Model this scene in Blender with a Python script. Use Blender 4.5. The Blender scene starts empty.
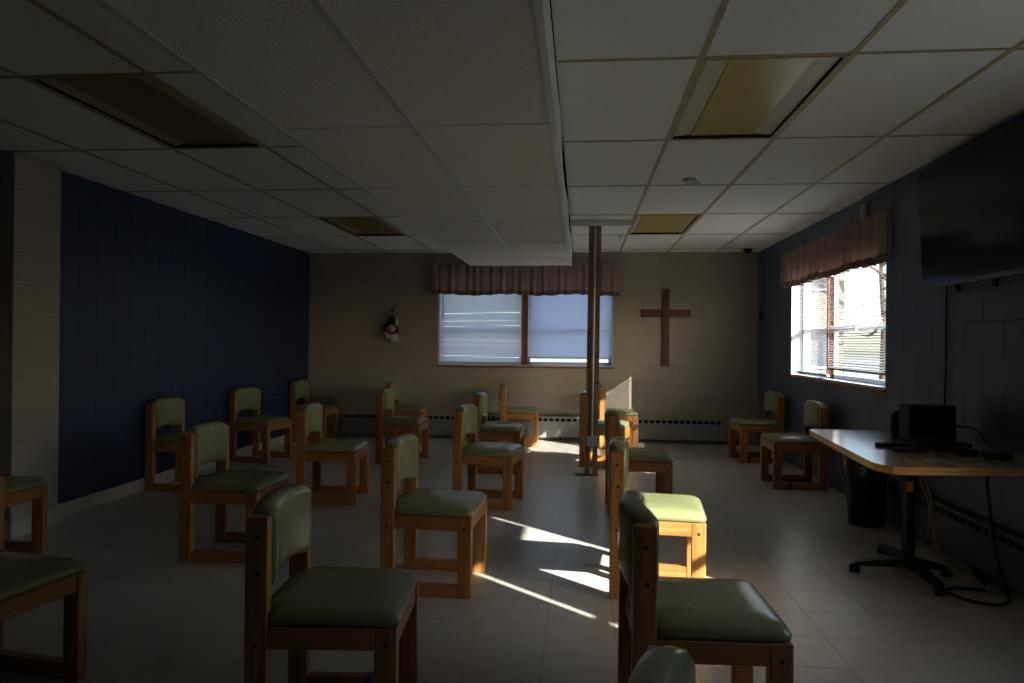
import bpy, bmesh, math, random
from mathutils import Vector, Matrix
random.seed(7)
sc = bpy.context.scene
COL = sc.collection
PI = math.pi

# ------------------------------------------------------------------ camera
F_PX, YAW, PITCH, ROLL = 719.69, 0.095625, 0.002262, 0.0091
ZC = 1.2751
def cam_basis():
    fwd = Vector((-math.sin(YAW)*math.cos(PITCH), math.cos(YAW)*math.cos(PITCH), math.sin(PITCH)))
    right = Vector((math.cos(YAW), math.sin(YAW), 0)); up = right.cross(fwd)
    r = math.cos(ROLL)*right + math.sin(ROLL)*up
    u = -math.sin(ROLL)*right + math.cos(ROLL)*up
    return r, u, fwd
CR, CU, CF = cam_basis()
cam = bpy.data.cameras.new('camera'); cam.sensor_width = 36; cam.lens = F_PX/1024*36
cam.clip_start = .05; cam.clip_end = 300
camo = bpy.data.objects.new('camera', cam); COL.objects.link(camo)
camo.matrix_world = Matrix(((CR.x, CU.x, -CF.x, 0), (CR.y, CU.y, -CF.y, 0), (CR.z, CU.z, -CF.z, ZC), (0, 0, 0, 1)))
sc.camera = camo
def screen(x, y, z):
    v = Vector((x, y, z-ZC)); d = v.dot(CF)
    if d < .2: return None
    return 512+F_PX*v.dot(CR)/d, 341.5-F_PX*v.dot(CU)/d

# ------------------------------------------------------------------ world, sun, exposure
vs = sc.view_settings
vs.view_transform = 'Standard'; vs.look = 'None'; vs.gamma = 1.0; vs.use_curve_mapping = False
vs.exposure = 0.6
SUN_DIR = Vector((-.745, .667, -.50)).normalized()
w = bpy.data.worlds.new('sky'); sc.world = w; w.use_nodes = True
nt = w.node_tree; nt.nodes.clear()
sky = nt.nodes.new('ShaderNodeTexSky'); sky.sky_type = 'NISHITA'; sky.sun_disc = False
sky.sun_elevation = math.asin(-SUN_DIR.z); sky.sun_rotation = math.atan2(-SUN_DIR.x, -SUN_DIR.y)
sky.air_density = 1.0; sky.dust_density = 1.5; sky.ozone_density = 1.2
bg = nt.nodes.new('ShaderNodeBackground'); bg.inputs[1].default_value = .50
wo = nt.nodes.new('ShaderNodeOutputWorld')
nt.links.new(sky.outputs[0], bg.inputs[0]); nt.links.new(bg.outputs[0], wo.inputs[0])
sl = bpy.data.lights.new('sun', 'SUN'); sl.energy = 19.0; sl.angle = math.radians(.53); sl.color = (1, .955, .87)
so = bpy.data.objects.new('sun', sl); COL.objects.link(so)
so.rotation_euler = SUN_DIR.to_track_quat('-Z', 'Y').to_euler(); so.location = (20, -18, 14)

# room metrics
XL, XR, YB, YF, H = -3.69, 2.265, 9.495, -1.7, 2.4695
BW = dict(x0=-1.91, x1=.42, z0=.965, z1=2.12)           # back window
RW = dict(y0=5.61, y1=8.07, z0=.945, z1=2.10)           # right window in view
RW2 = dict(y0=1.59, y1=2.67, z0=.945, z1=2.10)          # right-wall windows nearer the camera
RW3 = dict(y0=.70, y1=1.455, z0=1.13, z1=2.10)
def portal(loc, rot, sx, sy):
    l = bpy.data.lights.new('window_portal', 'AREA'); l.shape = 'RECTANGLE'; l.size = sx; l.size_y = sy
    l.cycles.is_portal = True
    o = bpy.data.objects.new('window_portal', l); COL.objects.link(o); o.location = loc; o.rotation_euler = rot
for d in (RW, RW2, RW3):
    portal((XR+.22, (d['y0']+d['y1'])/2, (d['z0']+d['z1'])/2), (PI/2, 0, PI/2), d['y1']-d['y0'], d['z1']-d['z0'])
portal(((BW['x0']+BW['x1'])/2, YB+.22, (BW['z0']+BW['z1'])/2), (-PI/2, 0, 0), BW['x1']-BW['x0'], BW['z1']-BW['z0'])

# ------------------------------------------------------------------ materials
def srgb(r, g, b):
    f = lambda c: c/12.92 if c <= .04045 else ((c+.055)/1.055)**2.4
    return (f(r/255), f(g/255), f(b/255), 1)
def mat(name, col, rough=.6, spec=.5, var=.0, scale=8, stretch=None, bump=0, bscale=60, metal=0, rnd=0, coat=0):
    m = bpy.data.materials.new(name); m.use_nodes = True
    t = m.node_tree; b = t.nodes['Principled BSDF']; L = t.links.new
    b.inputs['Roughness'].default_value = rough; b.inputs['Metallic'].default_value = metal
    b.inputs['Specular IOR Level'].default_value = spec; b.inputs['Coat Weight'].default_value = coat
    b.inputs['Base Color'].default_value = col
    tc = t.nodes.new('ShaderNodeTexCoord'); mp = t.nodes.new('ShaderNodeMapping'); L(tc.outputs['Object'], mp.inputs[0])
    if stretch: mp.inputs['Scale'].default_value = stretch
    if var:
        n = t.nodes.new('ShaderNodeTexNoise'); n.inputs['Scale'].default_value = scale; n.inputs['Detail'].default_value = 5
        L(mp.outputs[0], n.inputs[0])
        hv = t.nodes.new('ShaderNodeHueSaturation'); hv.inputs['Color'].default_value = col
        mr = t.nodes.new('ShaderNodeMapRange'); mr.inputs[1].default_value = .25; mr.inputs[2].default_value = .75
        mr.inputs[3].default_value = 1-var; mr.inputs[4].default_value = 1+var
        L(n.outputs[0], mr.inputs[0])
        if rnd:
            oi = t.nodes.new('ShaderNodeObjectInfo'); m2 = t.nodes.new('ShaderNodeMapRange')
            m2.inputs[3].default_value = 1-rnd; m2.inputs[4].default_value = 1+rnd
            L(oi.outputs['Random'], m2.inputs[0])
            mu = t.nodes.new('ShaderNodeMath'); mu.operation = 'MULTIPLY'
            L(mr.outputs[0], mu.inputs[0]); L(m2.outputs[0], mu.inputs[1]); L(mu.outputs[0], hv.inputs['Value'])
        else: L(mr.outputs[0], hv.inputs['Value'])
        L(hv.outputs[0], b.inputs['Base Color'])
    if bump:
        n2 = t.nodes.new('ShaderNodeTexNoise'); n2.inputs['Scale'].default_value = bscale; n2.inputs['Detail'].default_value = 4
        L(tc.outputs['Object'], n2.inputs[0])
        bp = t.nodes.new('ShaderNodeBump'); bp.inputs['Strength'].default_value = bump; bp.inputs['Distance'].default_value = .01
        L(n2.outputs[0], bp.inputs['Height']); L(bp.outputs[0], b.inputs['Normal'])
    return m
def wood(name, col, stretch, rough=.42):
    m = bpy.data.materials.new(name); m.use_nodes = True
    t = m.node_tree; b = t.nodes['Principled BSDF']; L = t.links.new
    b.inputs['Roughness'].default_value = rough; b.inputs['Specular IOR Level'].default_value = .45
    tc = t.nodes.new('ShaderNodeTexCoord'); mp = t.nodes.new('ShaderNodeMapping'); mp.inputs['Scale'].default_value = stretch
    oi = t.nodes.new('ShaderNodeObjectInfo'); ad = t.nodes.new('ShaderNodeVectorMath'); ad.operation = 'ADD'
    L(tc.outputs['Object'], mp.inputs[0]); L(mp.outputs[0], ad.inputs[0]); L(oi.outputs['Random'], ad.inputs[1])
    n = t.nodes.new('ShaderNodeTexNoise'); n.inputs['Scale'].default_value = 1; n.inputs['Detail'].default_value = 6; n.inputs['Distortion'].default_value = .6
    L(ad.outputs[0], n.inputs[0])
    r = t.nodes.new('ShaderNodeValToRGB'); L(n.outputs[0], r.inputs[0])
    c = col
    r.color_ramp.elements[0].position = .3; r.color_ramp.elements[0].color = (c[0]*.62, c[1]*.52, c[2]*.42, 1)
    r.color_ramp.elements[1].position = .65; r.color_ramp.elements[1].color = (c[0]*1.1, c[1]*1.1, c[2]*1.1, 1)
    L(r.outputs[0], b.inputs['Base Color'])
    return m
def translucent(name, col, fac, tcol=None):
    m = bpy.data.materials.new(name); m.use_nodes = True
    t = m.node_tree; t.nodes.clear(); L = t.links.new
    d = t.nodes.new('ShaderNodeBsdfDiffuse'); d.inputs[0].default_value = col
    tr = t.nodes.new('ShaderNodeBsdfTranslucent'); tr.inputs[0].default_value = tcol or col
    mx = t.nodes.new('ShaderNodeMixShader'); mx.inputs[0].default_value = fac
    o = t.nodes.new('ShaderNodeOutputMaterial')
    L(d.outputs[0], mx.inputs[1]); L(tr.outputs[0], mx.inputs[2]); L(mx.outputs[0], o.inputs[0])
    return m
def glass_mat():
    m = bpy.data.materials.new('window_glass'); m.use_nodes = True
    t = m.node_tree; t.nodes.clear(); L = t.links.new
    a = t.nodes.new('ShaderNodeBsdfTransparent'); a.inputs[0].default_value = (.93, .95, .95, 1)
    g = t.nodes.new('ShaderNodeBsdfGlossy'); g.inputs['Roughness'].default_value = .02
    mx = t.nodes.new('ShaderNodeMixShader'); mx.inputs[0].default_value = .06
    o = t.nodes.new('ShaderNodeOutputMaterial')
    L(a.outputs[0], mx.inputs[1]); L(g.outputs[0], mx.inputs[2]); L(mx.outputs[0], o.inputs[0])
    return m
WC = (.40, .185, .050)
M = dict(
    beige=mat('beige_paint', (.35, .30, .23, 1), .5, .4, .06, 3, bump=.15, bscale=120, rnd=.03),
    blue=mat('blue_paint', (.008, .024, .072, 1), .42, .45, .08, 3, bump=.15, bscale=120, rnd=.05),
    slate=mat('slate_blue_paint', (.070, .098, .158, 1), .45, .4, .08, 3, bump=.15, bscale=120, rnd=.04),
    tile=mat('ceiling_tile_white', (.80, .80, .77, 1), .85, .25, .04, 30, bump=.25, bscale=260, rnd=.03),
    stile=mat('fissured_tile', (.74, .72, .65, 1), .9, .2, .10, 90, bump=.5, bscale=150, rnd=.03),
    grid=mat('yellowed_grid', (.40, .33, .17, 1), .55, .4, .08, 10),
    whitemetal=mat('white_metal', (.55, .54, .49, 1), .4, .5, .04, 10),
    dark=mat('dark_void', (.012, .011, .010, 1), .9, .2, .1, 20),
    floor=mat('vinyl_floor_tile', (.52, .485, .42, 1), .28, .5, .10, 9, bump=.03, bscale=30, rnd=.05),
    grout=mat('floor_joint', (.07, .06, .045, 1), .8, .2, .1, 30),
    lens_shaded=mat('amber_shaded_lens', (.26, .17, .03, 1), .28, .5, .08, 12),  # browner lens copy, vignette darkness of the left side painted into its colour
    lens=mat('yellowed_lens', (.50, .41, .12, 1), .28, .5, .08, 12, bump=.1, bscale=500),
    lensedge=mat('reflector_white', (.62, .58, .48, 1), .3, .5, .05, 10),
    wood_z=wood('chair_wood_upright', WC, (38, 38, 2.6)),
    wood_x=wood('chair_wood_lengthwise', WC, (2.6, 38, 38)),
    wood_y=wood('chair_wood_crosswise', WC, (38, 2.6, 38)),
    post_wood=wood('post_wood', (.33, .19, .065), (30, 30, 1.6), .55),
    cross_wood=wood('cross_wood', (.125, .047, .016), (40, 40, 3), .4),
    cross_wood_x=wood('cross_wood_flat', (.125, .047, .016), (3, 40, 40), .4),
    trim_wood=wood('window_wood', (.30, .105, .035), (6, 6, 6), .5),
    table_wood=wood('laminate_oak', (.36, .27, .165), (6, 2, 6), .16),
    green=mat('green_vinyl', (.205, .222, .104, 1), .26, .45, .10, 7, bump=.05, bscale=90),
    bolt=mat('bolt_hole', (.012, .010, .009, 1), .5, .4, .1, 20),
    tape=mat('blue_tape', (.02, .07, .35, 1), .6, .3, .1, 40),
    black=mat('black_plastic', (.006, .006, .007, 1), .5, .25, .1, 20),
    blackm=mat('black_metal', (.007, .007, .008, 1), .5, .3, .1, 20),
    screen=mat('tv_screen', (.004, .004, .006, 1), .12, .18, .02, 3),
    silver=mat('galvanised_steel', (.50, .52, .55, 1), .35, .5, .06, 20, metal=.4),
    slat=translucent('blind_slat', (.66, .68, .71, 1), .34),
    slatc=translucent('loose_blind_slat', (.85, .85, .86, 1), .35),
    slatb=translucent('bluish_blind_slat', (.56, .62, .77, 1), .38),
    slatw=translucent('open_blind_slat', (.46, .46, .46, 1), .06),
    rail=mat('blind_rail', (.42, .44, .48, 1), .45, .4, .04, 20),
    sash=mat('white_sash', (.52, .55, .60, 1), .4, .5, .04, 20),
    val=translucent('valance_sheer', (.56, .42, .37, 1), .5),
    hem=translucent('valance_hem', (.30, .21, .18, 1), .3),
    glass=glass_mat(),
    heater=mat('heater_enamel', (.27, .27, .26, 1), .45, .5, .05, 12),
    cream=mat('cream_base', (.50, .46, .36, 1), .5, .4, .05, 10),
    bezel=mat('dark_bezel', (.03, .035, .05, 1), .3, .5, .03, 10),
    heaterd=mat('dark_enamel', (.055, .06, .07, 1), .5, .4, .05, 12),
    outlet=mat('outlet_plastic', (.40, .38, .31, 1), .4, .5, .02, 10),
    red=mat('red_felt', (.30, .012, .02, 1), .9, .1, .1, 40),
    whitef=mat('white_fleece', (.45, .46, .50, 1), .95, .1, .08, 60, bump=.4, bscale=200),
    orange=mat('orange_sticker', (.75, .28, .02, 1), .5, .4, .05, 30),
    cordw=mat('pale_cord', (.30, .24, .15, 1), .6, .4, .05, 30),
    ground=mat('pale_ground', (.20, .20, .20, 1), .9, .2, .2, .6),
    siding=mat('pale_siding', (.19, .16, .135, 1), .8, .2, .06, 3),
    roofm=mat('grey_shingle', (.10, .10, .11, 1), .9, .2, .2, 6),
    hglass=mat('house_glass', (.05, .06, .08, 1), .1, .5, .05, 3),
    bark=mat('tree_bark', (.09, .065, .05, 1), .9, .2, .2, 12),
)

# ------------------------------------------------------------------ mesh helpers
def link(o, parent=None):
    COL.objects.link(o)
    if parent: o.parent = parent
    return o
def tag(o, label=None, cat=None, group=None, kind=None):
    if label: o['label'] = label
    if cat: o['category'] = cat
    if group: o['group'] = group
    if kind: o['kind'] = kind
    return o
def empty(name, loc, rz=0):
    o = bpy.data.objects.new(name, None); COL.objects.link(o); o.empty_display_size = .1
    o.location = loc; o.rotation_euler = (0, 0, rz); return o
def ob(name, me, m=None, parent=None, loc=None, rot=None, scale=None):
    o = bpy.data.objects.new(name, me); link(o, parent)
    if m and not me.materials: me.materials.append(m)
    if loc: o.location = loc
    if rot: o.rotation_euler = rot
    if scale: o.scale = scale
    return o
_cache = {}
def box_me(sx, sy, sz, m, bev=0, seg=1):
    k = (round(sx, 4), round(sy, 4), round(sz, 4), m.name, bev, seg)
    if k in _cache: return _cache[k]
    bm = bmesh.new(); bmesh.ops.create_cube(bm, size=1)
    bmesh.ops.scale(bm, vec=(sx, sy, sz), verts=bm.verts)
    if bev: bmesh.ops.bevel(bm, geom=bm.edges[:], offset=bev, segments=seg, affect='EDGES', profile=.5)
    me = bpy.data.meshes.new('box'); bm.to_mesh(me); bm.free(); me.materials.append(m)
    _cache[k] = me; return me
def box(name, lo, hi, m, parent=None, bev=0, seg=1, rot=None):
    c = [(a+b)/2 for a, b in zip(lo, hi)]
    return ob(name, box_me(hi[0]-lo[0], hi[1]-lo[1], hi[2]-lo[2], m, bev, seg), None, parent, c, rot)
class MB:
    def __init__(s): s.v = []; s.f = []
    def box(s, lo, hi):
        b = len(s.v)
        for z in (lo[2], hi[2]):
            s.v += [(lo[0], lo[1], z), (hi[0], lo[1], z), (hi[0], hi[1], z), (lo[0], hi[1], z)]
        s.f += [tuple(b+i for i in q) for q in ((3, 2, 1, 0), (4, 5, 6, 7), (0, 1, 5, 4), (1, 2, 6, 5), (2, 3, 7, 6), (3, 0, 4, 7))]
        return s
    def add(s, vs, fs):
        b = len(s.v); s.v += [tuple(v) for v in vs]; s.f += [tuple(b+i for i in q) for q in fs]; return s
    def tube(s, pts, r, n=8, smooth=4):
        P = [Vector(q) for q in pts]
        if smooth and len(P) > 2:
            Q = []
            for i in range(len(P)-1):
                a, b, c, d = P[max(i-1, 0)], P[i], P[i+1], P[min(i+2, len(P)-1)]
                for k in range(smooth):
                    t = k/smooth
                    Q.append(.5*((2*b)+(c-a)*t+(2*a-5*b+4*c-d)*t*t+(3*b-a-3*c+d)*t**3))
            Q.append(P[-1]); P = Q
        rings = []; up = Vector((0, 0, 1)); prev = None
        for i, q in enumerate(P):
            t = (P[min(i+1, len(P)-1)]-P[max(i-1, 0)]).normalized()
            a = prev if prev else (t.cross(up) if abs(t.z) < .9 else t.cross(Vector((1, 0, 0))))
            a = (a-t*a.dot(t)).normalized(); prev = a; c = t.cross(a)
            rr = r[i] if isinstance(r, list) else r
            rings.append([q+rr*(math.cos(2*PI*k/n)*a+math.sin(2*PI*k/n)*c) for k in range(n)])
        s.loft(rings, True, True); return s
    def loft(s, rings, cap0=True, cap1=True):
        b = len(s.v); n = len(rings[0])
        for R in rings: s.v += [tuple(q) for q in R]
        for i in range(len(rings)-1):
            for k in range(n):
                s.f.append((b+i*n+k, b+i*n+(k+1) % n, b+(i+1)*n+(k+1) % n, b+(i+1)*n+k))
        if cap0: s.f.append(tuple(b+k for k in reversed(range(n))))
        if cap1: s.f.append(tuple(b+(len(rings)-1)*n+k for k in range(n)))
        return s
    def lathe(s, prof, c=(0, 0, 0), n=20):
        rings = [[(c[0]+r*math.cos(2*PI*k/n), c[1]+r*math.sin(2*PI*k/n), c[2]+z) for k in range(n)] for r, z in prof]
        return s.loft(rings)
    def prism(s, poly, z0, z1):
        return s.loft([[(x, y, z0) for x, y in poly], [(x, y, z1) for x, y in poly]])
    def mesh(s, name, m, smooth=False):
        me = bpy.data.meshes.new(name); me.from_pydata(s.v, [], s.f); me.validate()
        bm = bmesh.new(); bm.from_mesh(me); bmesh.ops.recalc_face_normals(bm, faces=bm.faces); bm.to_mesh(me); bm.free()
        if smooth:
            for q in me.polygons: q.use_smooth = True
            if smooth == 'auto': me.set_sharp_from_angle(angle=math.radians(40))
        me.materials.append(m); return me
    def ob(s, name, m, parent=None, smooth=False, loc=None, rot=None):
        return ob(name, s.mesh(name, m, smooth), None, parent, loc, rot)
def rects_minus(r, holes):
    out = [r]
    for h in holes:
        nxt = []
        for a in out:
            x0, x1, z0, z1 = a; X0, X1, Z0, Z1 = h
            if X1 <= x0 or X0 >= x1 or Z1 <= z0 or Z0 >= z1: nxt.append(a); continue
            if X0 > x0: nxt.append((x0, X0, z0, z1))
            if X1 < x1: nxt.append((X1, x1, z0, z1))
            a0, a1 = max(x0, X0), min(x1, X1)
            if Z0 > z0: nxt.append((a0, a1, z0, Z0))
            if Z1 < z1: nxt.append((a0, a1, Z1, z1))
        out = nxt
    return out

# ------------------------------------------------------------------ outside
g = MB().box((-60, -60, -.6), (80, 90, -.35)).ob('ground', M['ground']); tag(g, 'pale ground outside the windows', kind='structure')

# ------------------------------------------------------------------ walls of painted block
BL, BH, JT = .4064, .2032, .003
def block_wall(name, axis, face, sign, u0, u1, holes, m, label, vis0, vis1, phase=0):
    """axis 0: wall plane x=face running along y; axis 1: plane y=face along x. sign: outward direction."""
    T = .21; mb = MB()
    def bx(r, a, b):
        d0, d1 = sorted((face+sign*a, face+sign*b))
        return ((d0, r[0], r[2]), (d1, r[1], r[3])) if axis == 0 else ((r[0], d0, r[2]), (r[1], d1, r[3]))
    for r in rects_minus((u0, u1, 0, 2.62), holes): mb.box(*bx(r, .0025, T))
    wl = mb.ob(name, m); tag(wl, label, kind='structure')
    nrow = int(math.ceil(H/BH))
    for j in range(nrow):
        z0, z1 = j*BH, min((j+1)*BH, H+.01)
        u = vis0 - BL + phase + (BL/2 if j % 2 else 0)
        while u < vis1:
            a, b = max(u, vis0), min(u+BL, vis1)
            if b-a > .02:
                for r in rects_minus((a+JT/2, b-JT/2, z0+JT/2, z1-JT/2), holes):
                    if r[1]-r[0] < .012 or r[3]-r[2] < .012: continue
                    pr = random.uniform(0, .0006)
                    lo, hi = bx(r, -pr, .03)
                    box('block', lo, hi, m, wl, .0015)
            u += BL
    for r in rects_minus((u0, vis0, 0, 2.5), holes):
        if r[1]-r[0] > .05: mb2 = MB().box(*bx(r, 0, .02)).ob('plain_face', m, wl)
    return wl
wb = block_wall('wall_back', 1, YB, 1, XL-.21, XR+.21, [(BW['x0'], BW['x1'], BW['z0'], BW['z1'])], M['beige'], 'beige painted block back wall', XL, XR, .01)
wr = block_wall('wall_right', 0, XR, 1, YF-.2, YB, [(d['y0'], d['y1'], d['z0'], d['z1']) for d in (RW, RW2, RW3)], M['slate'], 'dark slate blue painted block right wall', 3.6, YB, .1)
wleft = block_wall('wall_left', 0, XL, -1, YF-.2, YB, [], M['blue'], 'deep blue painted block left wall', 3.3, YB, .05)
wf = MB().box((XL-.21, YF-.2, 0), (XR+.21, YF, 2.62)).ob('wall_front', M['blue']); tag(wf, 'blue wall behind the viewer', kind='structure')
# pilaster on the left wall
pil = MB().box((XL-.02, 4.25, 0), (-3.598, 4.655, H)).ob('pilaster', M['beige'], wleft)
for j in range(13):
    z0, z1 = j*BH, min((j+1)*BH, H)
    box('block', (XL, 4.247, z0+.003), (-3.592, 4.66, z1-.003), M['beige'], pil, .003)
bbl = MB().box((XL, 4.66, 0), (XL+.012, YB, .10)).box((XL, YF, 0), (XL+.012, 4.245, .10)).ob('baseboard_left', M['cream']); tag(bbl, 'cream vinyl baseboard along the blue wall', kind='structure')
bbp = MB().box((XL, 4.24, 0), (-3.585, 4.667, .10)).ob('baseboard_pilaster', M['cream']); tag(bbp, 'cream base around the beige pilaster', kind='structure')
tr1 = MB().box((XR-.025, 2.0, 2.415), (XR, 6.0, H)).ob('trim_1', M['slate']); tag(tr1, 'slate blue trim strip along the top of the right wall', kind='structure')

# ------------------------------------------------------------------ floor
T12 = .3048
fl = MB().box((XL-.2, YF-.2, -.2), (XR+.2, YB+.2, -.003)).ob('floor', M['grout']); tag(fl, 'beige square vinyl tile floor', kind='structure')
FX0, FY0 = .161-13*T12, 2.96-16*T12
tiles = []
i = 0
for ix in range(21):
    for iy in range(39):
        x0, x1 = max(FX0+ix*T12, XL), min(FX0+(ix+1)*T12, XR)
        y0, y1 = max(FY0+iy*T12, YF), min(FY0+(iy+1)*T12, YB)
        if x1-x0 < .01 or y1-y0 < .01: continue
        cs = [screen(x, y, 0) for x, y in ((x0, y0), (x1, y0), (x1, y1), (x0, y1))]
        area = 0
        if all(cs) and any(-20 < c[0] < 1044 and c[1] < 700 for c in cs):
            area = abs(sum(cs[k][0]*cs[(k+1) % 4][1]-cs[(k+1) % 4][0]*cs[k][1] for k in range(4))/2)
        tiles.append((area, x0, x1, y0, y1))
tiles.sort(key=lambda t: -t[0])
rest = MB()
for k, (a, x0, x1, y0, y1) in enumerate(tiles):
    lo, hi = (x0+.0009, y0+.0009, -.02), (x1-.0009, y1-.0009, 0)
    if k < 300 and a > 0: box('floor_tile', lo, hi, M['floor'], fl)
    else: rest.box(lo, hi)
tag(rest.ob('floor_tiles', M['floor'], fl), kind='stuff')

# ------------------------------------------------------------------ ceiling: suspended tiles on a grid, soffit
ce = MB().box((XL-.2, YF-.2, 2.52), (XR+.2, YB+.2, 2.7)).ob('ceiling', M['dark']); tag(ce, 'suspended ceiling of off-white panels in a yellowed grid', kind='structure')
SX0, SX1, SXM, SZ, SY1 = -1.335, -.118, -.735, 2.205, 8.62
gy = [3.055+1.2192*k for k in range(-4, 6)]
ys = [YF]+[y for y in gy if YF < y < YB]+[YB]
xl = [XL, -3.165, -2.555, -1.945, SX0]
xr = [SX1, .491, 1.101, 1.711, XR]
fix = {(1, 3.055): 0, (1, 6.7126): 0}
LIGHTS = [(.491, 3.055), (.491, 6.7126), (-2.555, 3.055), (-2.555, 6.7126)]
def is_light(x, y): return any(abs(x-a) < .02 and abs(y-b) < .02 for a, b in LIGHTS)
for xs in (xl, xr):
    for i in range(len(xs)-1):
        for j in range(len(ys)-1):
            if is_light(xs[i], ys[j]): continue
            box('ceiling_tile', (xs[i]+.003, ys[j]+.003, H+.003), (xs[i+1]-.003, ys[j+1]-.003, H+.018), M['tile'], ce)
    for x in xs[1:-1]: box('grid_bar', (x-.012, YF, H-.001), (x+.012, YB, H+.0028), M['grid'], ce)
    for y in ys[1:-1]:
        for i in range(len(xs)-1):
            box('grid_bar', (xs[i]+.012, y-.010, H-.0005), (xs[i+1]-.012, y+.010, H+.0028), M['grid'], ce)
box('grid_bar', (SX0+.0, SY1, H-.001), (SX0+.024, YB, H+.003), M['grid'], ce)
for y0 in (SY1,):
    for x0, x1 in ((SX0, SXM), (SXM, SX1)): box('ceiling_tile', (x0+.003, y0-.3, H+.003), (x1-.003, YB, H+.018), M['tile'], ce)
sof = MB()
sof.box((SX0, YF, SZ+.02), (SX0+.02, SY1, H)).box((SX0, SY1-.02, SZ+.02), (SX1, SY1, H)).box((SX1-.05, YF, SZ+.02), (SX1-.04, SY1, H))
so_ = sof.ob('soffit', M['whitemetal'], ce)
# right face board, its loose upper edge leaving a dark ragged gap
n = 60; top = []
for k in range(n+1):
    y = YF+(SY1-YF)*k/n
    gap = 0.012 if y < 3.3 else .03+.028*math.sin(y*2.1)*math.sin(y*.9+.5)+(.03 if 4 < y < 4.5 else 0)+random.uniform(0, .012)
    top.append((y, H-max(gap*1.6, .008)))
vsb = []; fsb = []
for k, (y, z) in enumerate(top):
    off = 0 if z > H-.02 else -.006*math.sin(y*3)
    vsb += [(SX1-.012, y, SZ), (SX1, y, SZ), (SX1+off, y, z), (SX1-.012+off, y, z)]
for k in range(n):
    for q in range(4): fsb.append((4*k+q, 4*k+(q+1) % 4, 4*k+4+(q+1) % 4, 4*k+4+q))
fsb += [(0, 1, 2, 3), (4*n, 4*n+3, 4*n+2, 4*n+1)]
MB().add(vsb, fsb).ob('side_board', M['tile'], so_)
sys_ = [y for y in ys if y < 8.3]+[SY1]
for j in range(len(sys_)-1):
    for x0, x1 in ((SX0, SXM), (SXM, SX1)):
        box('soffit_tile', (x0+.004, sys_[j]+.004, SZ+.004), (x1-.004, sys_[j+1]-.004, SZ+.02), M['stile'], so_)
for x0, x1 in ((SX0-.004, SX0+.02), (SXM-.012, SXM+.012), (SX1-.022, SX1+.004)):
    box('grid_bar', (x0, YF, SZ-.001), (x1, SY1+.003, SZ+.0035), M['whitemetal'], so_)
for y in sys_[1:]:
    box('grid_bar', (SX0+.02, y-.006, SZ-.0003), (SX1-.022, y+.003, SZ+.0035), M['tile'] if y < 8 else M['whitemetal'], so_)
tr2 = MB().box((SX1+.004, 7.0, H-.052), (.48, 7.10, H-.0015)).ob('trim_2', M['tile']); tag(tr2, 'off-white header board under the ceiling above the wooden post', kind='structure')

def ceiling_light(x, y, label, lens, lw):
    t = empty('ceiling_light', (x+.3048, y+.6096, H)); tag(t, label, 'light', 'recessed ceiling lights')
    a, b = .2928, .5976
    fr = MB()
    for lo, hi in (((-a, -b, -.003), (-a+.014, b, .004)), ((a-.014, -b, -.003), (a, b, .004)), ((-a, -b, -.003), (a, -b+.014, .004)), ((-a, b-.014, -.003), (a, b, .004))): fr.box(lo, hi)
    fr.ob('frame', M['grid'], t)
    i_, l = a-.014, b-.014
    h_ = MB()
    for lo, hi in (((-i_-.006, -l-.006, .0), (-i_, l+.006, .045)), ((i_, -l-.006, 0), (i_+.006, l+.006, .045)), ((-i_, -l-.006, 0), (i_, -l, .045)), ((-i_, l, 0), (i_, l+.006, .045)), ((-i_, -l, .04), (i_, l, .046))): h_.box(lo, hi)
    h_.ob('housing', M['dark'], t)
    # sloping side reflectors either side of a flat yellowed lens
    for s in (-1, 1):
        v = [(s*(i_-.006), -l+.004, .012), (s*(lw+.002), -l+.004, .022), (s*(lw+.002), l-.004, .022), (s*(i_-.006), l-.004, .012)]
        v += [(p[0], p[1], p[2]+.004) for p in v]
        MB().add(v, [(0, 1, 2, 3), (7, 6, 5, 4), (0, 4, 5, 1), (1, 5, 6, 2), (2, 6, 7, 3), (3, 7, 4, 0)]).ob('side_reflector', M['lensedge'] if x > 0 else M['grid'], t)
    box('lens', (-lw, -l+.004, .016), (lw, l-.004, .022), lens, t)
ceiling_light(*LIGHTS[0], 'nearest yellowed ceiling light, above the right side', M['lens'], .175)
ceiling_light(*LIGHTS[1], 'small-looking far ceiling light near the wooden post and cross', M['lens'], .235)
ceiling_light(*LIGHTS[2], 'near ceiling light above the left side, shade painted into its lens', M['lens_shaded'], .19)
ceiling_light(*LIGHTS[3], 'far left ceiling light close to the back wall beside the soffit', M['lens_shaded'], .20)
t = empty('smoke_detector', (.77, 5.30, H)); tag(t, 'small white detector on the ceiling between the right-hand lights', 'detector')
MB().lathe([(.045, 0), (.05, -.004), (.048, -.016), (.03, -.024), (.0, -.024)][:4]).ob('base', M['whitemetal'], t, 'auto')
MB().box((-.02, -.015, -.032), (.075, .015, -.022)).ob('sensor_arm', M['whitemetal'], t)
t = empty('dome_camera', (2.05, 9.16, H)); tag(t, 'small black dome camera on the ceiling in the right back corner', 'camera')
MB().lathe([(.06, 0), (.06, -.012), (.052, -.016)]).ob('base', M['black'], t, 'auto')
MB().lathe([(.048, -.014), (.046, -.03), (.034, -.047), (.012, -.055)]).ob('dome', M['screen'], t, True)
t = MB().lathe([(.018, 0), (.02, -.006), (.006, -.012), (.006, -.03), (.014, -.033)], (.42, 8.02, H)).ob('sprinkler', M['silver'], None, 'auto'); tag(t, 'tiny sprinkler head on the ceiling beyond the post', 'sprinkler')

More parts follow.
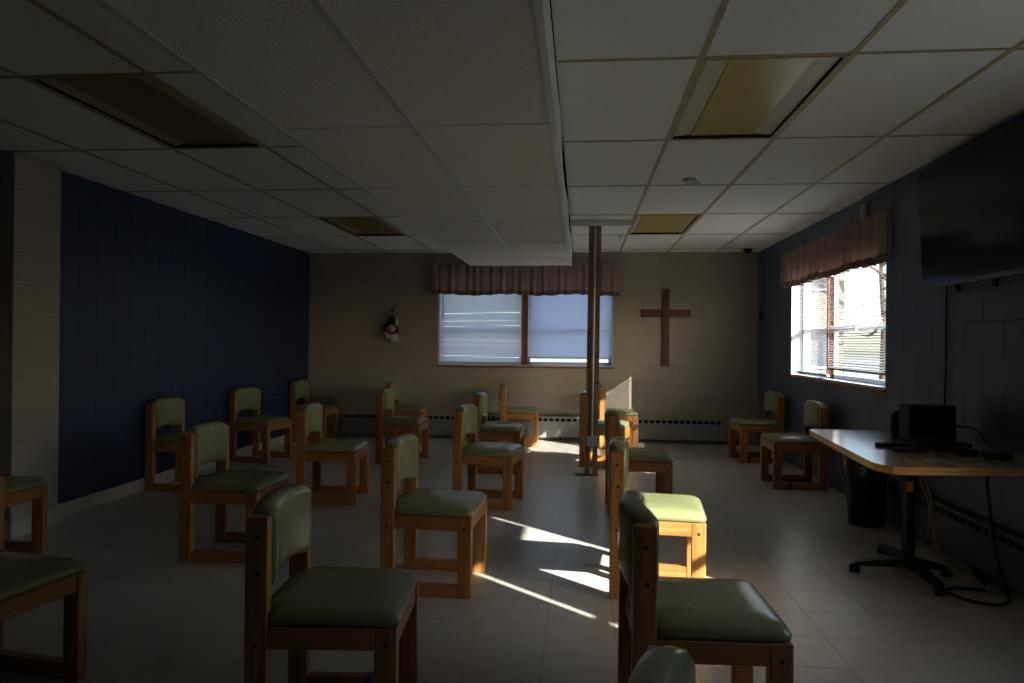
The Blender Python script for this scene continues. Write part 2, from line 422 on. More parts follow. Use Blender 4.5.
# ------------------------------------------------------------------ windows
def window(name, label, axis, d0, d1, z0, z1, face, mull, sashbars=()):
    """axis 0 -> wall plane x=face, opening along y; axis 1 -> y=face along x."""
    def B(nm, u0, u1, a, b, zz0, zz1, m, par, bev=0):
        lo, hi = ((face+a, u0, zz0), (face+b, u1, zz1)) if axis == 0 else ((u0, face+a, zz0), (u1, face+b, zz1))
        return box(nm, lo, hi, m, par, bev)
    e = MB()
    t_ = .022
    for r in ((d0, d0+t_, z0, z1), (d1-t_, d1, z0, z1), (d0, d1, z0, z0+t_), (d0, d1, z1-t_, z1)):
        lo, hi = ((face+.004, r[0], r[2]), (face+.205, r[1], r[3])) if axis == 0 else ((r[0], face+.004, r[2]), (r[1], face+.205, r[3]))
        e.box(lo, hi)
    w_ = e.ob(name, M['sash']); tag(w_, label, kind='structure')
    B('sill', d0-.01, d1+.01, -.018, .05, z0-.016, z0+.006, M['trim_wood'], w_)
    segs = []; s0 = d0+t_
    for (m0, m1) in mull:
        B('mullion', m0, m1, .075, .16, z0+t_, z1-t_, M['trim_wood'], w_); segs.append((s0, m0)); s0 = m1
    segs.append((s0, d1-t_))
    for a, b in segs:
        mb = MB(); zz0, zz1 = z0+t_, z1-t_
        mid = z0+.42*(z1-z0)
        def P(u0, u1, q0, q1, dd=(.12, .155)):
            lo, hi = ((face+dd[0], u0, q0), (face+dd[1], u1, q1)) if axis == 0 else ((u0, face+dd[0], q0), (u1, face+dd[1], q1))
            mb.box(lo, hi)
        P(a, a+.035, zz0, zz1); P(b-.035, b, zz0, zz1); P(a, b, zz0, zz0+.04); P(a, b, zz1-.04, zz1); P(a, b, mid-.02, mid+.02)
        sh = mb.ob('sash', M['sash'], w_)
        for q0, q1 in ((zz0+.04, mid-.02), (mid+.02, zz1-.04)):
            B('pane', a+.035, b-.035, .136, .14, q0, q1, M['glass'], sh)
    return w_
window('window_1', 'wide two-part window in the back wall', 1, BW['x0'], BW['x1'], BW['z0'], BW['z1'], YB, [(-.79, -.71)])
window('window_2', 'bright two-part window in the right wall', 0, RW['y0'], RW['y1'], RW['z0'], RW['z1'], XR, [(7.10, 7.15)])
window('window_3', 'narrow window in the right wall beyond the screen', 0, RW2['y0'], RW2['y1'], RW2['z0'], RW2['z1'], XR, [])
window('window_4', 'shaded window in the right wall nearest the viewer', 0, RW3['y0'], RW3['y1'], RW3['z0'], RW3['z1'], XR, [])

def slat_me(L, wdt, m, axis):
    k = ('slat', round(L, 3), m.name, axis)
    if k in _cache: return _cache[k]
    v = []
    for e in (-L/2, L/2):
        for c, z in ((-wdt/2, 0), (0, .0022), (wdt/2, 0)):
            v.append((e, c, z) if axis == 1 else (c, e, z))
    f = [(0, 1, 4, 3), (1, 2, 5, 4)]
    me = bpy.data.meshes.new('slat'); me.from_pydata(v, [], f)
    for q in me.polygons: q.use_smooth = True
    me.materials.append(m); _cache[k] = me; return me
def blind(axis, face, u0, u1, ztop, zbot, tilt, m, label, seed, odd=(), skip=(), wand=None, droop=0.0, jit=.05):
    rnd = random.Random(seed); L = u1-u0; uc = (u0+u1)/2; dep = .045
    loc = (face+dep, uc, zbot) if axis == 0 else (uc, face+dep, zbot)
    t = empty('venetian_blind', loc); tag(t, label, 'blind', 'horizontal slat blinds')
    hz = ztop-zbot
    def B(nm, a, b, c0, c1, z0, z1, mm):
        lo, hi = ((c0, a, z0), (c1, b, z1)) if axis == 0 else ((a, c0, z0), (b, c1, z1))
        return box(nm, lo, hi, mm, t)
    B('headrail', -L/2, L/2, -.02, .02, hz-.03, hz, M['rail'])
    br = B('bottom_rail', -L/2, L/2, -.012, .012, 0, .02, M['rail'])
    n = int((hz-.05)/.0215); me = slat_me(L, .025, m, axis)
    for i in range(n):
        if i in skip: continue
        z = .028+i*.0215; a = tilt+rnd.uniform(-jit, jit); r2 = rnd.uniform(-.0015, .0015)
        if i in odd: a = tilt*rnd.uniform(.70, .85); r2 = rnd.uniform(-.007, .007)
        rot = (r2, a, 0) if axis == 0 else (a, r2, 0)
        ob('slat', me, None, t, (0, 0, z), rot)
    for f in (-.36, .36) if L < 1.3 else (-.4, 0, .4):
        q = f*L
        MB().box(*(((-.0137, q-.001, .01), (-.0127, q+.001, hz)) if axis == 0 else ((q-.001, -.0137, .01), (q+.001, -.0127, hz)))).ob('ladder_cord', M['rail'], t)
    if wand is not None:
        MB().tube([(wand, -.03, hz-.02), (wand, -.032, hz-.50)] if axis == 1 else [(-.03, wand, hz-.02), (-.032, wand, hz-.5)], .004, 6, 0).ob('tilt_wand', M['black'], t)
    return t
blind(1, YB, -1.885, -.795, 2.09, 1.0, -1.13, M['slat'], 'closed pale blind in the left half of the back window', 1, odd=(3, 10, 13, 22, 25, 30), wand=-.50)
blind(1, YB, -.705, .395, 2.09, 1.075, -1.17, M['slatb'], 'closed bluish blind in the right half of the back window, raised off the sill', 2, odd=(17,), wand=-.52)
blind(0, XR, 7.0, 8.0, 2.07, .985, .05, M['slatw'], 'half-open blind filling the far half of the right window', 3, jit=.03)
rb = blind(0, XR, 5.70, 7.0, 2.07, 1.055, -.42, M['slatw'], 'damaged open blind hanging short in the near half of the right window', 4, skip=(17, 18, 19), jit=.06)
# bent slats of the damaged blind
for k, (za, zb, sag, rx) in enumerate(((1.50, 1.45, .01, .9), (1.475, 1.44, .015, 1.1), (1.46, 1.46, .10, .7))):
    y0, y1 = (5.80, 6.96) if k < 2 else (5.80, 6.40)
    v = []; f = []; n_ = 14
    for i in range(n_+1):
        q = i/n_; y = y0+(y1-y0)*q; z = za+(zb-za)*q-sag*4*q*(1-q)
        c, s = math.cos(rx)*.0125, math.sin(rx)*.0125
        v += [(-c, y-6.35, z+s-1.055), (c, y-6.35, z-s-1.055), (c+.0006, y-6.35, z-s-1.054), (-c+.0006, y-6.35, z+s-1.054)]
    for i in range(n_):
        for q in range(4): f.append((4*i+q, 4*i+(q+1) % 4, 4*i+4+(q+1) % 4, 4*i+4+q))
    o_ = MB().add(v, f).ob('slat', M['slatc'], rb); o_['label'] = 'bent loose slat'
blind(0, XR, .72, 1.362, 2.09, 1.16, 1.25, M['rail'], 'closed blind in the shaded near window of the right wall', 5)
rsd = blind(0, XR, 1.62, 2.585, 2.09, 1.80, .9, M['rail'], 'raised blind bunched at the top of the narrow right window', 6)

def valance(axis, x0, x1, z0, z1, plane, m, label, seed):
    """gathered fabric strip on a rod; plane = room-side offset coordinate of its middle"""
    rnd = random.Random(seed); L = x1-x0; n = int(L/.012)
    t = empty('valance', ((x0+x1)/2, plane, z0) if axis == 1 else (plane, (x0+x1)/2, z0)); tag(t, label, 'curtain', 'gathered valances')
    ph = [rnd.uniform(0, 6.28) for _ in range(6)]
    def wav(u, k):
        a = .5*math.sin(u*52+ph[0]+1.6*math.sin(u*5+ph[1]))+.35*math.sin(u*83+ph[2]+math.sin(u*9+ph[5]))+.25*math.sin(u*23+ph[3])
        return a*(.018+.022*k)
    def drop(u): return .010*math.sin(u*7+ph[4])+.006*math.sin(u*31+ph[2])
    hz = z1-z0
    def surf(za, zb, rows, thick, extra=0):
        v = []; f = []
        for side in (0, 1):
            for r in range(rows+1):
                q = r/rows; z = za+(zb-za)*q
                for i in range(n+1):
                    u = -L/2+L*i/n; k = 1-(z/hz)
                    c = -wav(u, k)-extra+side*thick
                    zz = z+(drop(u)*max(0, k) if z < hz*.9 else 0)
                    if z > hz*.97: zz += .006*math.sin(u*60+ph[0])
                    v.append((u, c, zz) if axis == 1 else (c, u, zz))
        W = n+1; S = (rows+1)*W
        for r in range(rows):
            for i in range(n):
                a = r*W+i
                f.append((a, a+1, a+W+1, a+W)); f.append((S+a+W, S+a+W+1, S+a+1, S+a))
        return MB().add(v, f)
    surf(.0, hz, 14, .0012).ob('fabric', m, t, True)
    surf(-.004, .055, 3, .001, .004).ob('hem_band', M['hem'], t, True)
    surf(hz-.055, hz-.02, 2, .001, .004).ob('rod_pocket', m, t, True)
    for s in (-1, 1):   # returns to the wall at each end
        e = s*L/2; back = .085 if axis == 1 else .04
        v = []; 
        for z in (0, hz):
            v += [(e, -.004, z), (e, back, z), (e-s*.0015, back, z), (e-s*.0015, -.004, z)] if axis == 1 else [(-.004, e, z), (back, e, z), (back, e-s*.0015, z), (-.004, e-s*.0015, z)]
        MB().add(v, [(0, 1, 5, 4), (1, 2, 6, 5), (2, 3, 7, 6), (3, 0, 4, 7), (0, 3, 2, 1), (4, 5, 6, 7)]).ob('return', m, t)
    pr = [(-L/2, .012, hz-.035), (L/2, .012, hz-.035)] if axis == 1 else [(.012, -L/2, hz-.035), (.012, L/2, hz-.035)]
    MB().tube(pr, .006, 8, 0).ob('rod', M['whitemetal'], t)
    return t
valance(1, -1.975, .49, 1.912, 2.305, YB-.09, M['val'], 'gathered brownish pink valance across the back window', 11)
valance(0, 5.50, 8.29, 1.905, 2.285, XR-.045, M['val'], 'gathered tan valance across the right window', 12)

# ------------------------------------------------------------------ chairs
CW, CD, CT, CH, CS = .457, .468, .070, .736, .402
PT = .044
def rrect(hx, hy, r, n=6):
    out = []
    for cx, cy, a0 in ((hx-r, hy-r, 0), (-hx+r, hy-r, PI/2), (-hx+r, -hy+r, PI), (hx-r, -hy+r, 1.5*PI)):
        for k in range(n+1):
            a = a0+PI/2*k/n; out.append((cx+r*math.cos(a), cy+r*math.sin(a)))
    return out
def seat_mesh():
    x0, x1 = -CD/2+.06, CD/2+.004; cx, hx, hy = (x0+x1)/2, (x1-x0)/2, CW/2-.001
    prof = [(.012, .000), (.002, .006), (.0, .018), (.002, .032), (.010, .044), (.024, .052), (.055, .058), (.10, .0615), (.15, .063)]
    rings = []
    for ins, z in prof:
        ring = []
        for x, y in rrect(hx-ins, hy-ins, max(.006, .035-ins*.1)):
            zz = z-(.010*max(0, (x/hx))**3 if z > .03 else 0)
            ring.append((cx+x, y, CS+.001+zz))
        rings.append(ring)
    mb = MB().loft(rings); rings = []
    x0, x1 = -CD/2+.022, .02; cx, hx, hy = (x0+x1)/2, (x1-x0)/2, CW/2-PT-.003      # tongue reaching back between the posts
    for ins, z in prof[:6]+[(.04, .0615), (.07, .0628)]:
        rings.append([(cx+x, y, CS+.001+z) for x, y in rrect(hx-ins, hy-ins, max(.006, .03-ins*.1))])
    return mb.loft(rings).mesh('seat_cushion', M['green'], True)
def back_mesh():
    hw = CW/2-PT-.001; N = 22; rings = []
    z0, z1 = .508, .772; th = .040
    for i in range(N+1):
        q = -1+2*i/N; e = abs(q)
        y = q*hw
        bow = -.027*(1-q*q)
        k = 1 if e < .93 else 1-.22*((e-.93)/.07)**2
        zt = z1-.020*max(0, (e-.5)/.5)**3; zb = z0+.020*(1-q*q)
        hh = (zt-zb)/2; zc_ = (zt+zb)/2; ring = []
        for a, b in rrect(th*k, hh, min(.034*k, hh)):
            bulge = .008*math.cos(b/hh*1.4)*(1 if a > 0 else .5)*(1-q*q*.6)
            ring.append((-CD/2+.046+bow+a+(bulge if a > 0 else -bulge), y, zc_+b))
        rings.append(ring)
    return MB().loft(rings).mesh('back_cushion', M['green'], True)
SEAT, BACK = seat_mesh(), back_mesh()
BOLT = MB().loft([[(.0075*math.cos(2*PI*k/10), y, .0075*math.sin(2*PI*k/10)) for k in range(10)] for y in (-.0012, .0012)]).mesh('bolt', M['bolt'])
def make_chair(first):
    t = empty('wooden_chair', (0, 0, 0)); hw = CW/2
    for s in (-1, 1):
        y0, y1 = sorted((s*hw, s*(hw-PT)))
        rp = box('rear_post', (-CD/2, y0, 0), (-CD/2+CT, y1, CH), M['wood_z'], t, .005, 2)
        flg = box('front_leg', (CD/2-CT, y0, 0), (CD/2, y1, CS), M['wood_z'], t, .005, 2)
        box('side_rail', (-CD/2+CT, y0+.001, CS-.068), (CD/2-CT, y1-.001, CS), M['wood_x'], t, .003)
        box('runner', (-CD/2+CT, y0+.001, 0.001), (CD/2-CT, y1-.001, .062), M['wood_x'], t, .004)
        for (px, pz, par) in ((-CD/2+.036, .674, rp), (-CD/2+.040, .565, rp), (-CD/2+.034, .347, rp), (CD/2-.035, .350, flg)):
            bo = ob('bolt', BOLT, None, par); bo.location = (px-par.location.x, s*hw-par.location.y, pz-par.location.z)
    box('front_rail', (CD/2-.034, -hw+PT, CS-.068), (CD/2-.006, hw-PT, CS), M['wood_y'], t, .003)
    box('rear_rail', (-CD/2+.02, -hw+PT, CS-.068), (-CD/2+.048, hw-PT, CS-.01), M['wood_y'], t, .003)
    ob('seat_cushion', SEAT, None, t); ob('back_cushion', BACK, None, t)
    return t
def copy_tree(o, parent=None):
    c = o.copy(); COL.objects.link(c); c.parent = parent
    for ch in o.children: copy_tree(ch, c)
    return c
G = 'green vinyl chairs set out across the room'
CHAIRS = [
 (-.800, 2.355, .077, 'large green chair in the foreground, left of the aisle, nearest whole chair on the left'),
 (-.757, 3.775, -.045, 'second green chair from the viewer in the row left of the sunlit aisle'),
 (-.721, 5.711, -.127, 'third green chair from the viewer in the row left of the sunlit aisle'),
 (-.807, 7.192, -.031, 'fourth green chair from the viewer in the row left of the sunlit aisle'),
 (-.765, 9.060, .036, 'farthest green chair left of the aisle, under the back window with sunlit front leg'),
 (-2.112, 2.367, -.160, 'green chair cut off by the lower left corner of the photo'),
 (-2.067, 4.183, .001, 'green chair directly behind the left foreground chair, before the blue wall'),
 (-1.992, 5.689, .059, 'green chair midway back on the left, third in the second row from the blue wall'),
 (-1.902, 7.618, -.008, 'green chair overlapping another chair to the left of the back window'),
 (-2.195, 9.020, .004, 'green chair against the back wall, mostly hidden behind the one before it'),
 (-3.401, 3.799, .033, 'green chair beside the beige pilaster at the left edge'),
 (-3.412, 5.973, -.049, 'shadowed green chair nearest the pilaster with its back to the blue wall'),
 (-3.405, 7.430, -.161, 'green chair in the middle of the blue wall row'),
 (-3.430, 9.040, -.021, 'green chair in the far left corner of the room'),
 (.322, 1.055, -.150, 'rounded top of a green chair back at the bottom edge of the photo'),
 (.3844, 2.391, .042, 'large green chair in the right foreground with rows of dark bolts'),
 (.4035, 3.8325, -.090, 'brightly sunlit green chair behind the right foreground chair'),
 (.441, 5.598, .018, 'shaded green chair third up the row right of the aisle'),
 (.259, 7.667, -.167, 'green chair partly hidden by the wooden post'),
 (.450, 9.060, .072, 'farthest green chair right of the post, against the back wall heater'),
 (1.941, 8.216, 3.227, 'green chair facing left in the right back corner under the window'),
 (1.936, 6.792, 3.162, 'green chair facing left beside the table, against the right wall'),
]
proto = make_chair(True); made = []
for k, (x, y, a, lab) in enumerate(CHAIRS):
    o = proto if k == 0 else copy_tree(proto)
    o.location = (x, y, 0); o.rotation_euler = (0, 0, a); tag(o, lab, 'chair', G); made.append(o)
def tape(ch, x, s):
    hw = CW/2; y0, y1 = sorted((s*(hw+.0006), s*(hw-PT-.0006)))
    o_ = box('tape', (x, y0, .0005), (x+.022, y1, .0632), M['tape'], ch); o_['label'] = 'strip of blue tape'
tape(made[20], CD/2-CT-.030, 1); tape(made[21], CD/2-CT-.085, 1); tape(made[0], .05, 1)

# ------------------------------------------------------------------ post with conduit
t = empty('support_post', (.112, 7.045, 0)); tag(t, 'wooden post of two boards with a steel conduit between, in mid room', 'post')
for s in (-1, 1):
    bd = MB()
    a, b = sorted((s*.012, s*.060))
    bd.loft([[(a-.006, -.044, 0), (b-.006, -.044, 0), (b-.006, .044, 0), (a-.006, .044, 0)], [(a+.016, -.044, H-.053), (b+.016, -.044, H-.053), (b+.016, .044, H-.053), (a+.016, .044, H-.053)]])
    bo = bd.ob('board', M['post_wood'], t)
    for z in ((.18, 1.05, 2.2) if s < 0 else (.9, 1.15, 2.1)):
        kn = MB().loft([[(s*.036+(z/H)*.022-.006+.009*math.cos(2*PI*k/10), y, z+.011*math.sin(2*PI*k/10)) for k in range(10)] for y in (-.0455, -.0435)]).ob('knot', M['bolt'], bo)
MB().tube([(-.002, -.050, .385), (.0155, -.050, H-.055)], .0115, 12, 0).ob('conduit', M['silver'], t, 'auto')
jb = box('junction_box', (-.055, -.095, .285), (.048, -.045, .385), M['silver'], t, .004)
box('cover_plate', (-.052, -.0995, .29), (.045, -.0955, .38), M['silver'], t, .003)
box('base_plate', (-.16, -.05, 0.0), (.065, .05, .004), M['blackm'], t)

# ------------------------------------------------------------------ on the back wall
t = empty('wall_cross', (1.09, YB-.02, .985)); tag(t, 'plain dark wooden cross on the back wall', 'cross')
box('upright', (-.046, -.010, 0), (.046, .016, 1.012), M['cross_wood'], t, .003)
for s in (-1, 1):
    a, b = sorted((s*.0465, s*.308)); box('arm', (a, -.010, .648), (b, .016, .742), M['cross_wood_x'], t, .003)
t = empty('wall_outlet', (.772, YB-.003, .43)); tag(t, 'small outlet plate low on the back wall above the heater', 'outlet')
box('plate', (-.036, -.004, 0), (.036, .0015, .114), M['outlet'], t, .003)
for z in (.03, .072): box('socket', (-.015, -.0065, z), (.015, -.0038, z+.024), M['heater'], t, .002)
# small hanging cloth ornament
t = empty('hanging_ornament', (-2.54, YB-.004, 1.26)); tag(t, 'small black, white and red cloth ornament hanging on the back wall', 'ornament')
def blob(nm, c, r, m):
    bm = bmesh.new(); bmesh.ops.create_icosphere(bm, subdivisions=2, radius=1)
    bmesh.ops.scale(bm, vec=r, verts=bm.verts); bmesh.ops.translate(bm, vec=c, verts=bm.verts)
    me = bpy.data.meshes.new(nm); bm.to_mesh(me); bm.free()
    for q in me.polygons: q.use_smooth = True
    return ob(nm, me, m, t)
MB().loft([[(x+.5*w_*math.cos(2*PI*k/12), -.03+.026*math.sin(2*PI*k/12), z) for k in range(12)] for x, w_, z in ((.01, .20, .15), (.0, .20, .21), (.015, .15, .27), (.015, .08, .33), (.012, .045, .375))]).ob('hood', M['black'], t, True)
blob('face', (.01, -.045, .20), (.062, .03, .052), M['whitef']); blob('nose', (.01, -.078, .20), (.016, .012, .013), M['orange'])
MB().tube([(-.10, -.05, .20), (-.05, -.07, .165), (.02, -.078, .138), (.085, -.06, .15)], .017, 8).ob('scarf', M['red'], t, True)
blob('cloth_foot', (-.055, -.045, .11), (.045, .03, .055), M['whitef']); blob('cloth_foot', (.04, -.045, .075), (.068, .032, .07), M['whitef'])
blob('side_patch', (.075, -.035, .27), (.026, .02, .055), M['whitef']); blob('pompom', (.015, -.03, .425), (.02, .02, .02), M['red'])
MB().tube([(.015, -.03, .44), (.015, -.006, .50)], .002, 6, 0).ob('loop', M['red'], t)

def heater(axis, a0, a1, plane, label, m, sgn, blank=.28, hgt=.318):
    t = empty('baseboard_heater', ((a0+a1)/2, plane, 0) if axis == 1 else (plane, (a0+a1)/2, 0)); tag(t, label, 'heater', 'baseboard heaters')
    L = a1-a0
    def B(nm, u0, u1, d0, d1, z0, z1, mm, bev=0):
        if axis == 1: lo, hi = (u0, -d1, z0), (u1, -d0, z1)
        else: lo, hi = (-d1, u0, z0), (-d0, u1, z1)
        return box(nm, lo, hi, mm, t, bev)
    B('back_panel', -L/2, L/2, .004, .012, .04, hgt-.001, M['dark'])
    B('front_panel', -L/2, L/2, .062, .068, .045, hgt-.085, m)
    B('top_panel', -L/2, L/2, .012, .068, hgt-.022, hgt, m, .003)
    B('bottom_lip', -L/2, L/2, .010, .060, .035, .045, M['dark'])
    u = -L/2+.02; pitch = .0765
    B('lower_strip', -L/2, L/2, .060, .067, hgt-.085, hgt-.062, m)
    while u < L/2-blank:
        B('louver', u, u+.020, .058, .067, hgt-.062, hgt-.022, m); u += pitch
    B('blank_panel', u, L/2, .058, .0675, hgt-.062, hgt-.022, m)
    for e in (-L/2, L/2-.008): B('end_cap', e, e+.008, .004, .07, .03, hgt+.002, m, .002)
    fr = -L/2+.65
    while fr < L/2-.3:
        B('seam', fr, fr+.004, .0675, .0695, .045, hgt-.085, M['heater']); fr += 1.22
heater(1, -3.20, 2.02, YB-.002, 'long grey baseboard heater under the back window', M['heater'], 1)
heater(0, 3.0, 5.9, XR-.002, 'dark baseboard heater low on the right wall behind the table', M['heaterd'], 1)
t = MB().tube([(XR-.012, 9.22, 2.46), (XR-.012, 9.22, 1.72)], .006, 6, 0).ob('corner_cable', M['slate']); tag(t, 'thin painted cable running down the right wall near the back corner', 'cable')
t = MB().lathe([(.012, .10), (.026, .06), (.03, .02), (.02, .0)], (XR-.034, 9.22, 1.60), 10).ob('cable_weight', M['blue'], None, True); tag(t, 'small blue weight at the end of the corner cable', 'weight')
t = box('conduit_stub', (XR-.035, 5.98, 2.28), (XR-.001, 6.03, 2.415), M['outlet'], None, .004); tag(t, 'short white conduit above the right window valance', 'conduit')

# ------------------------------------------------------------------ television
t = empty('television', (XR-.10, 4.105, 1.64)); t.rotation_euler = (0, -.045, 0); tag(t, 'large black flat television mounted high on the right wall', 'television')
box('body', (-.012, -.69, 0), (.022, .69, .74), M['black'], t, .006, 2)
box('screen', (-.0145, -.68, .028), (-.0115, .68, .73), M['screen'], t)
box('bottom_bezel', (-.016, -.69, 0), (-.0105, .69, .024), M['bezel'], t)
box('wall_bracket', (.0225, -.25, .18), (.068, .25, .56), M['blackm'], t)
for y in (-.1, .28): box('foot', (-.004, y, -.045), (.016, y+.03, -.0005), M['black'], t)
t = MB().tube([(XR-.03, 4.66, 1.66), (XR-.012, 4.70, 1.52), (XR-.012, 4.70, 1.2), (XR-.014, 4.705, .98), (XR-.02, 4.71, .60)], .006, 8).ob('television_cable', M['black'], None, True); tag(t, 'black cable hanging down the wall from the television', 'cable')

# ------------------------------------------------------------------ table, things on it and under it
TZ = .722
poly = [(1.500, 4.90), (1.395, 3.66), (1.392, 3.58), (1.405, 3.525), (1.44, 3.475), (1.50, 3.462), (2.18, 3.53), (2.18, 4.95), (1.56, 4.955), (1.52, 4.935)]
t = empty('table', (1.80, 4.22, 0)); tag(t, 'oak laminate table with rounded corners and black pedestal against right wall', 'table')
pl = [(x-1.80, y-4.22) for x, y in poly]
MB().prism(pl, TZ-.004, TZ).ob('table_top', M['table_wood'], t)
MB().prism([(x*1.001, y*1.001) for x, y in pl], TZ-.036, TZ-.004).ob('edge_band', wood('table_edge', (.46, .25, .07), (4, 4, 60), .35), t)
MB().lathe([(.034, .06), (.034, .42), (.045, .42), (.045, TZ-.05)], (.03, 0, 0), 20).ob('column', M['blackm'], t, 'auto')
box('mount_plate', (-.22, -.20, TZ-.052), (.28, .20, TZ-.0362), M['blackm'], t)
box('hub', (-.03, -.06, .05), (.09, .06, .10), M['blackm'], t, .01)
for (fx, fy) in ((-.245, .03), (.05, -.32), (.06, .42), (.235, .0)):
    d = Vector((fx-.03, fy, 0)); n_ = Vector((-d.y, d.x, 0)).normalized()*.022
    s0 = Vector((.03, 0, 0)); e0 = Vector((fx, fy, 0))
    def R_(p_, z0, z1, k): return [tuple(p_+n_*k+Vector((0, 0, z0))), tuple(p_-n_*k+Vector((0, 0, z0))), tuple(p_-n_*k+Vector((0, 0, z1))), tuple(p_+n_*k+Vector((0, 0, z1)))]
    ft = MB().loft([R_(s0, .05, .10, 1.4), R_(s0.lerp(e0, .6), .042, .078, 1.1), R_(e0, .036, .058, .9)]).ob('foot', M['blackm'], t)
    MB().lathe([(.026, 0), (.03, .008), (.03, .03), (.02, .042)], (fx, fy, 0), 14).ob('glide', M['black'], ft, 'auto')
box('sticker', (.0, -.0465, .475), (.035, -.0435, .53), M['orange'], t)['label'] = 'orange sticker'

t = empty('audio_unit', (2.030, 4.46, TZ)); tag(t, 'black boxy audio unit standing on the back of the table', 'electronics')
box('body', (-.125, -.075, .004), (.135, .075, .205), M['black'], t, .008, 2)
for k in range(4): box('rib', (-.10+.055*k, -.0785, .03), (-.07+.055*k, -.0755, .18), M['blackm'], t)
box('lid_strip', (-.12, -.07, .2052), (.13, .07, .212), M['blackm'], t, .003)
for x, y in ((-.11, -.06), (.11, -.06), (-.11, .06), (.11, .06)): box('foot', (x-.012, y-.012, 0), (x+.012, y+.012, .0042), M['black'], t)
t = empty('desk_speaker', (1.955, 4.63, TZ)); tag(t, 'rounded black speaker beside the boxy audio unit on the table', 'speaker')
MB().lathe([(.045, 0.001), (.054, .02), (.058, .08), (.052, .13), (.036, .16), (.012, .168)]).ob('shell', M['black'], t, True)
MB().lathe([(.040, 0), (.0485, .006)]).ob('base_ring', M['blackm'], t)
t = empty('disc_player', (1.93, 4.17, TZ)); t.rotation_euler = (0, 0, .12); tag(t, 'low black disc player in front of the audio unit on the table', 'electronics')
box('body', (-.085, -.16, .003), (.12, .16, .042), M['black'], t, .006, 2)
box('front_trim', (-.0875, -.155, .028), (-.0845, .155, .040), M['screen'], t)
for x, y in ((-.07, -.14), (.1, -.14), (-.07, .14), (.1, .14)): box('foot', (x-.01, y-.01, 0), (x+.01, y+.01, .0032), M['black'], t)
def remote(x, y, rz, L, label):
    t = empty('remote_control', (x, y, TZ)); t.rotation_euler = (0, 0, rz); tag(t, label, 'remote', 'remote controls on the table')
    box('case', (-L/2, -.024, 0), (L/2, .024, .02), M['black'], t, .006, 2)
    for i in range(5):
        for j in range(2): box('button', (-L/2+.02+i*.026, -.014+j*.018, .0198), (-L/2+.03+i*.026, -.004+j*.018, .0225), M['blackm'], t)
remote(1.725, 4.19, .38, .19, 'black remote control farther from the table edge')
remote(1.735, 3.985, .20, .17, 'black remote control nearer the table edge')
for x, y, lab in ((1.965, 3.90, 'small black adapter near the disc player on the table'), (2.06, 3.78, 'small black box farthest right on the table')):
    t = empty('adapter', (x, y, TZ)); tag(t, lab, 'adapter'); box('case', (-.05, -.04, 0), (.05, .04, .035), M['black'], t, .006, 2); box('label_plate', (-.03, -.022, .0348), (.03, .022, .0362), M['blackm'], t)
t = MB().tube([(2.12, 4.372, TZ+.10), (2.17, 4.2, TZ+.10), (2.15, 4.0, TZ+.02), (2.08, 3.91, TZ+.012), (2.022, 3.90, TZ+.015)], .005, 8).ob('table_cable', M['black'], None, True); tag(t, 'black cable lying between the boxes on the table', 'cable')

t = empty('trash_bin', (2.045, 5.38, 0)); tag(t, 'black trash bin with a bag, below the far end of the table', 'bin')
MB().lathe([(.115, 0), (.12, .004), (.14, .46), (.147, .46), (.147, .475), (.135, .475), (.115, .02)], n=28).ob('bucket', M['black'], t, 'auto')
rings = []
for z, r, j in ((.36, .146, .003), (.42, .151, .006), (.474, .154, .006), (.486, .147, .008), (.47, .133, .004), (.30, .122, .004)):
    rings.append([((r+random.uniform(-j, j))*math.cos(2*PI*k/32), (r+random.uniform(-j, j))*math.sin(2*PI*k/32), z+random.uniform(-j, j)) for k in range(32)])
MB().loft(rings, False, False).ob('bag', mat('bag_film', (.012, .012, .014, 1), .25, .5, .1, 20), t, True)

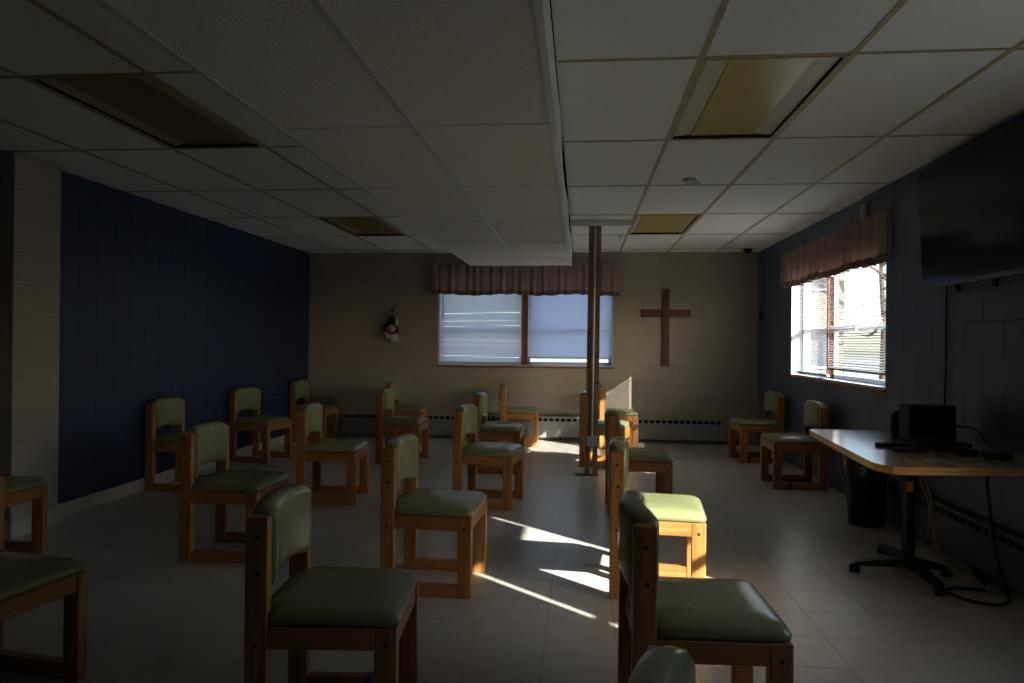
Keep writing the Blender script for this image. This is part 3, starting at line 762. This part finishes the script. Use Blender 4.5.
t = empty('power_strip', (2.135, 4.08, 0)); t.rotation_euler = (0, 0, 1.35); tag(t, 'pale power strip with plugs on the floor under the table', 'power strip')
box('case', (-.12, -.026, 0), (.12, .026, .036), M['cordw'], t, .006, 2)
for i in range(4): box('socket', (-.10+i*.05, -.012, .0358), (-.075+i*.05, .012, .0385), M['bolt'], t)
for i in (1, 3): box('plug', (-.106+i*.05, -.018, .0388), (-.07+i*.05, .018, .07), M['black'], t, .004)
t = MB().tube([(2.10, 3.95, .018), (1.98, 4.0, .008), (1.90, 3.93, .008), (1.95, 3.80, .008), (2.05, 3.76, .008), (2.14, 3.82, .008), (2.18, 3.90, .02), (2.175, 4.0, .2), (2.16, 4.05, .5), (2.17, 4.08, .68)], .008, 8).ob('floor_cord', M['black'], None, True); tag(t, 'black cord looping on the floor beside the power strip', 'cord')
t = MB().tube([(2.03, 4.52, .68), (2.03, 4.50, .55), (2.06, 4.46, .38), (2.05, 4.42, .22), (2.09, 4.36, .06), (2.14, 4.21, .03)], .007, 8).ob('extension_cable', M['cordw'], None, True); tag(t, 'pale cord hanging from the table to the power strip', 'cord')
t = MB().tube([(2.06, 4.60, .68), (2.05, 4.58, .5), (2.09, 4.55, .33), (2.07, 4.50, .16), (2.12, 4.40, .03), (2.15, 4.22, .03)], .006, 8).ob('extension_cable', M['cordw'], None, True); tag(t, 'second pale cord hanging behind the table column', 'cord')

# ------------------------------------------------------------------ beyond the right window
t = empty('neighbour_house', (5.5, 24.0, -.35)); tag(t, 'pale sunlit house seen through the right window', 'building')
MB().box((-2.9, 0, 0), (2.9, 7, 5.2)).ob('wall', M['siding'], t)
MB().add([(-3.3, -.5, 5.2), (3.3, -.5, 5.2), (3.3, 7.5, 5.2), (-3.3, 7.5, 5.2), (-3.3, 3.5, 7.6), (3.3, 3.5, 7.6)], [(0, 1, 5, 4), (2, 3, 4, 5), (0, 4, 3), (1, 2, 5), (3, 2, 1, 0)]).ob('roof', M['roofm'], t)
for x in (-1.9, .1, 2.0):
    for z in (.9, 3.4):
        f_ = box('window', (x-.5, -.06, z), (x+.5, .02, z+1.3), M['sash'], t); MB().box((-.42, -.012, -.57), (.42, 0, .57)).ob('pane', M['hglass'], f_, False, (0, -.042, 0))
def tree(x, y, h, seed, label):
    rnd = random.Random(seed); t = empty('bare_tree', (x, y, -.35)); tag(t, label, 'tree')
    MB().tube([(0, 0, 0), (.05, .05, h*.3), (-.05, .1, h*.6), (.1, 0, h)], [.16-.0107*k for k in range(13)], 8).ob('trunk', M['bark'], t, True)
    for k in range(12):
        z = h*(.3+.055*k); a = rnd.uniform(0, 6.28); L = h*.30*(1.2-.06*k)
        p1 = Vector((math.cos(a)*L*.5, math.sin(a)*L*.5, z+L*.3)); p2 = Vector((math.cos(a+.3)*L, math.sin(a+.3)*L, z+L*.75))
        MB().tube([(0, 0, z), tuple(p1), tuple(p2)], [.05-.005*q for q in range(9)], 6).ob('branch', M['bark'], t, True)
tree(9.6, 23.0, 7, 1, 'bare tree to the right of the neighbouring house')
tree(11.0, 27.5, 8, 2, 'bare tree farthest right beyond the right window')
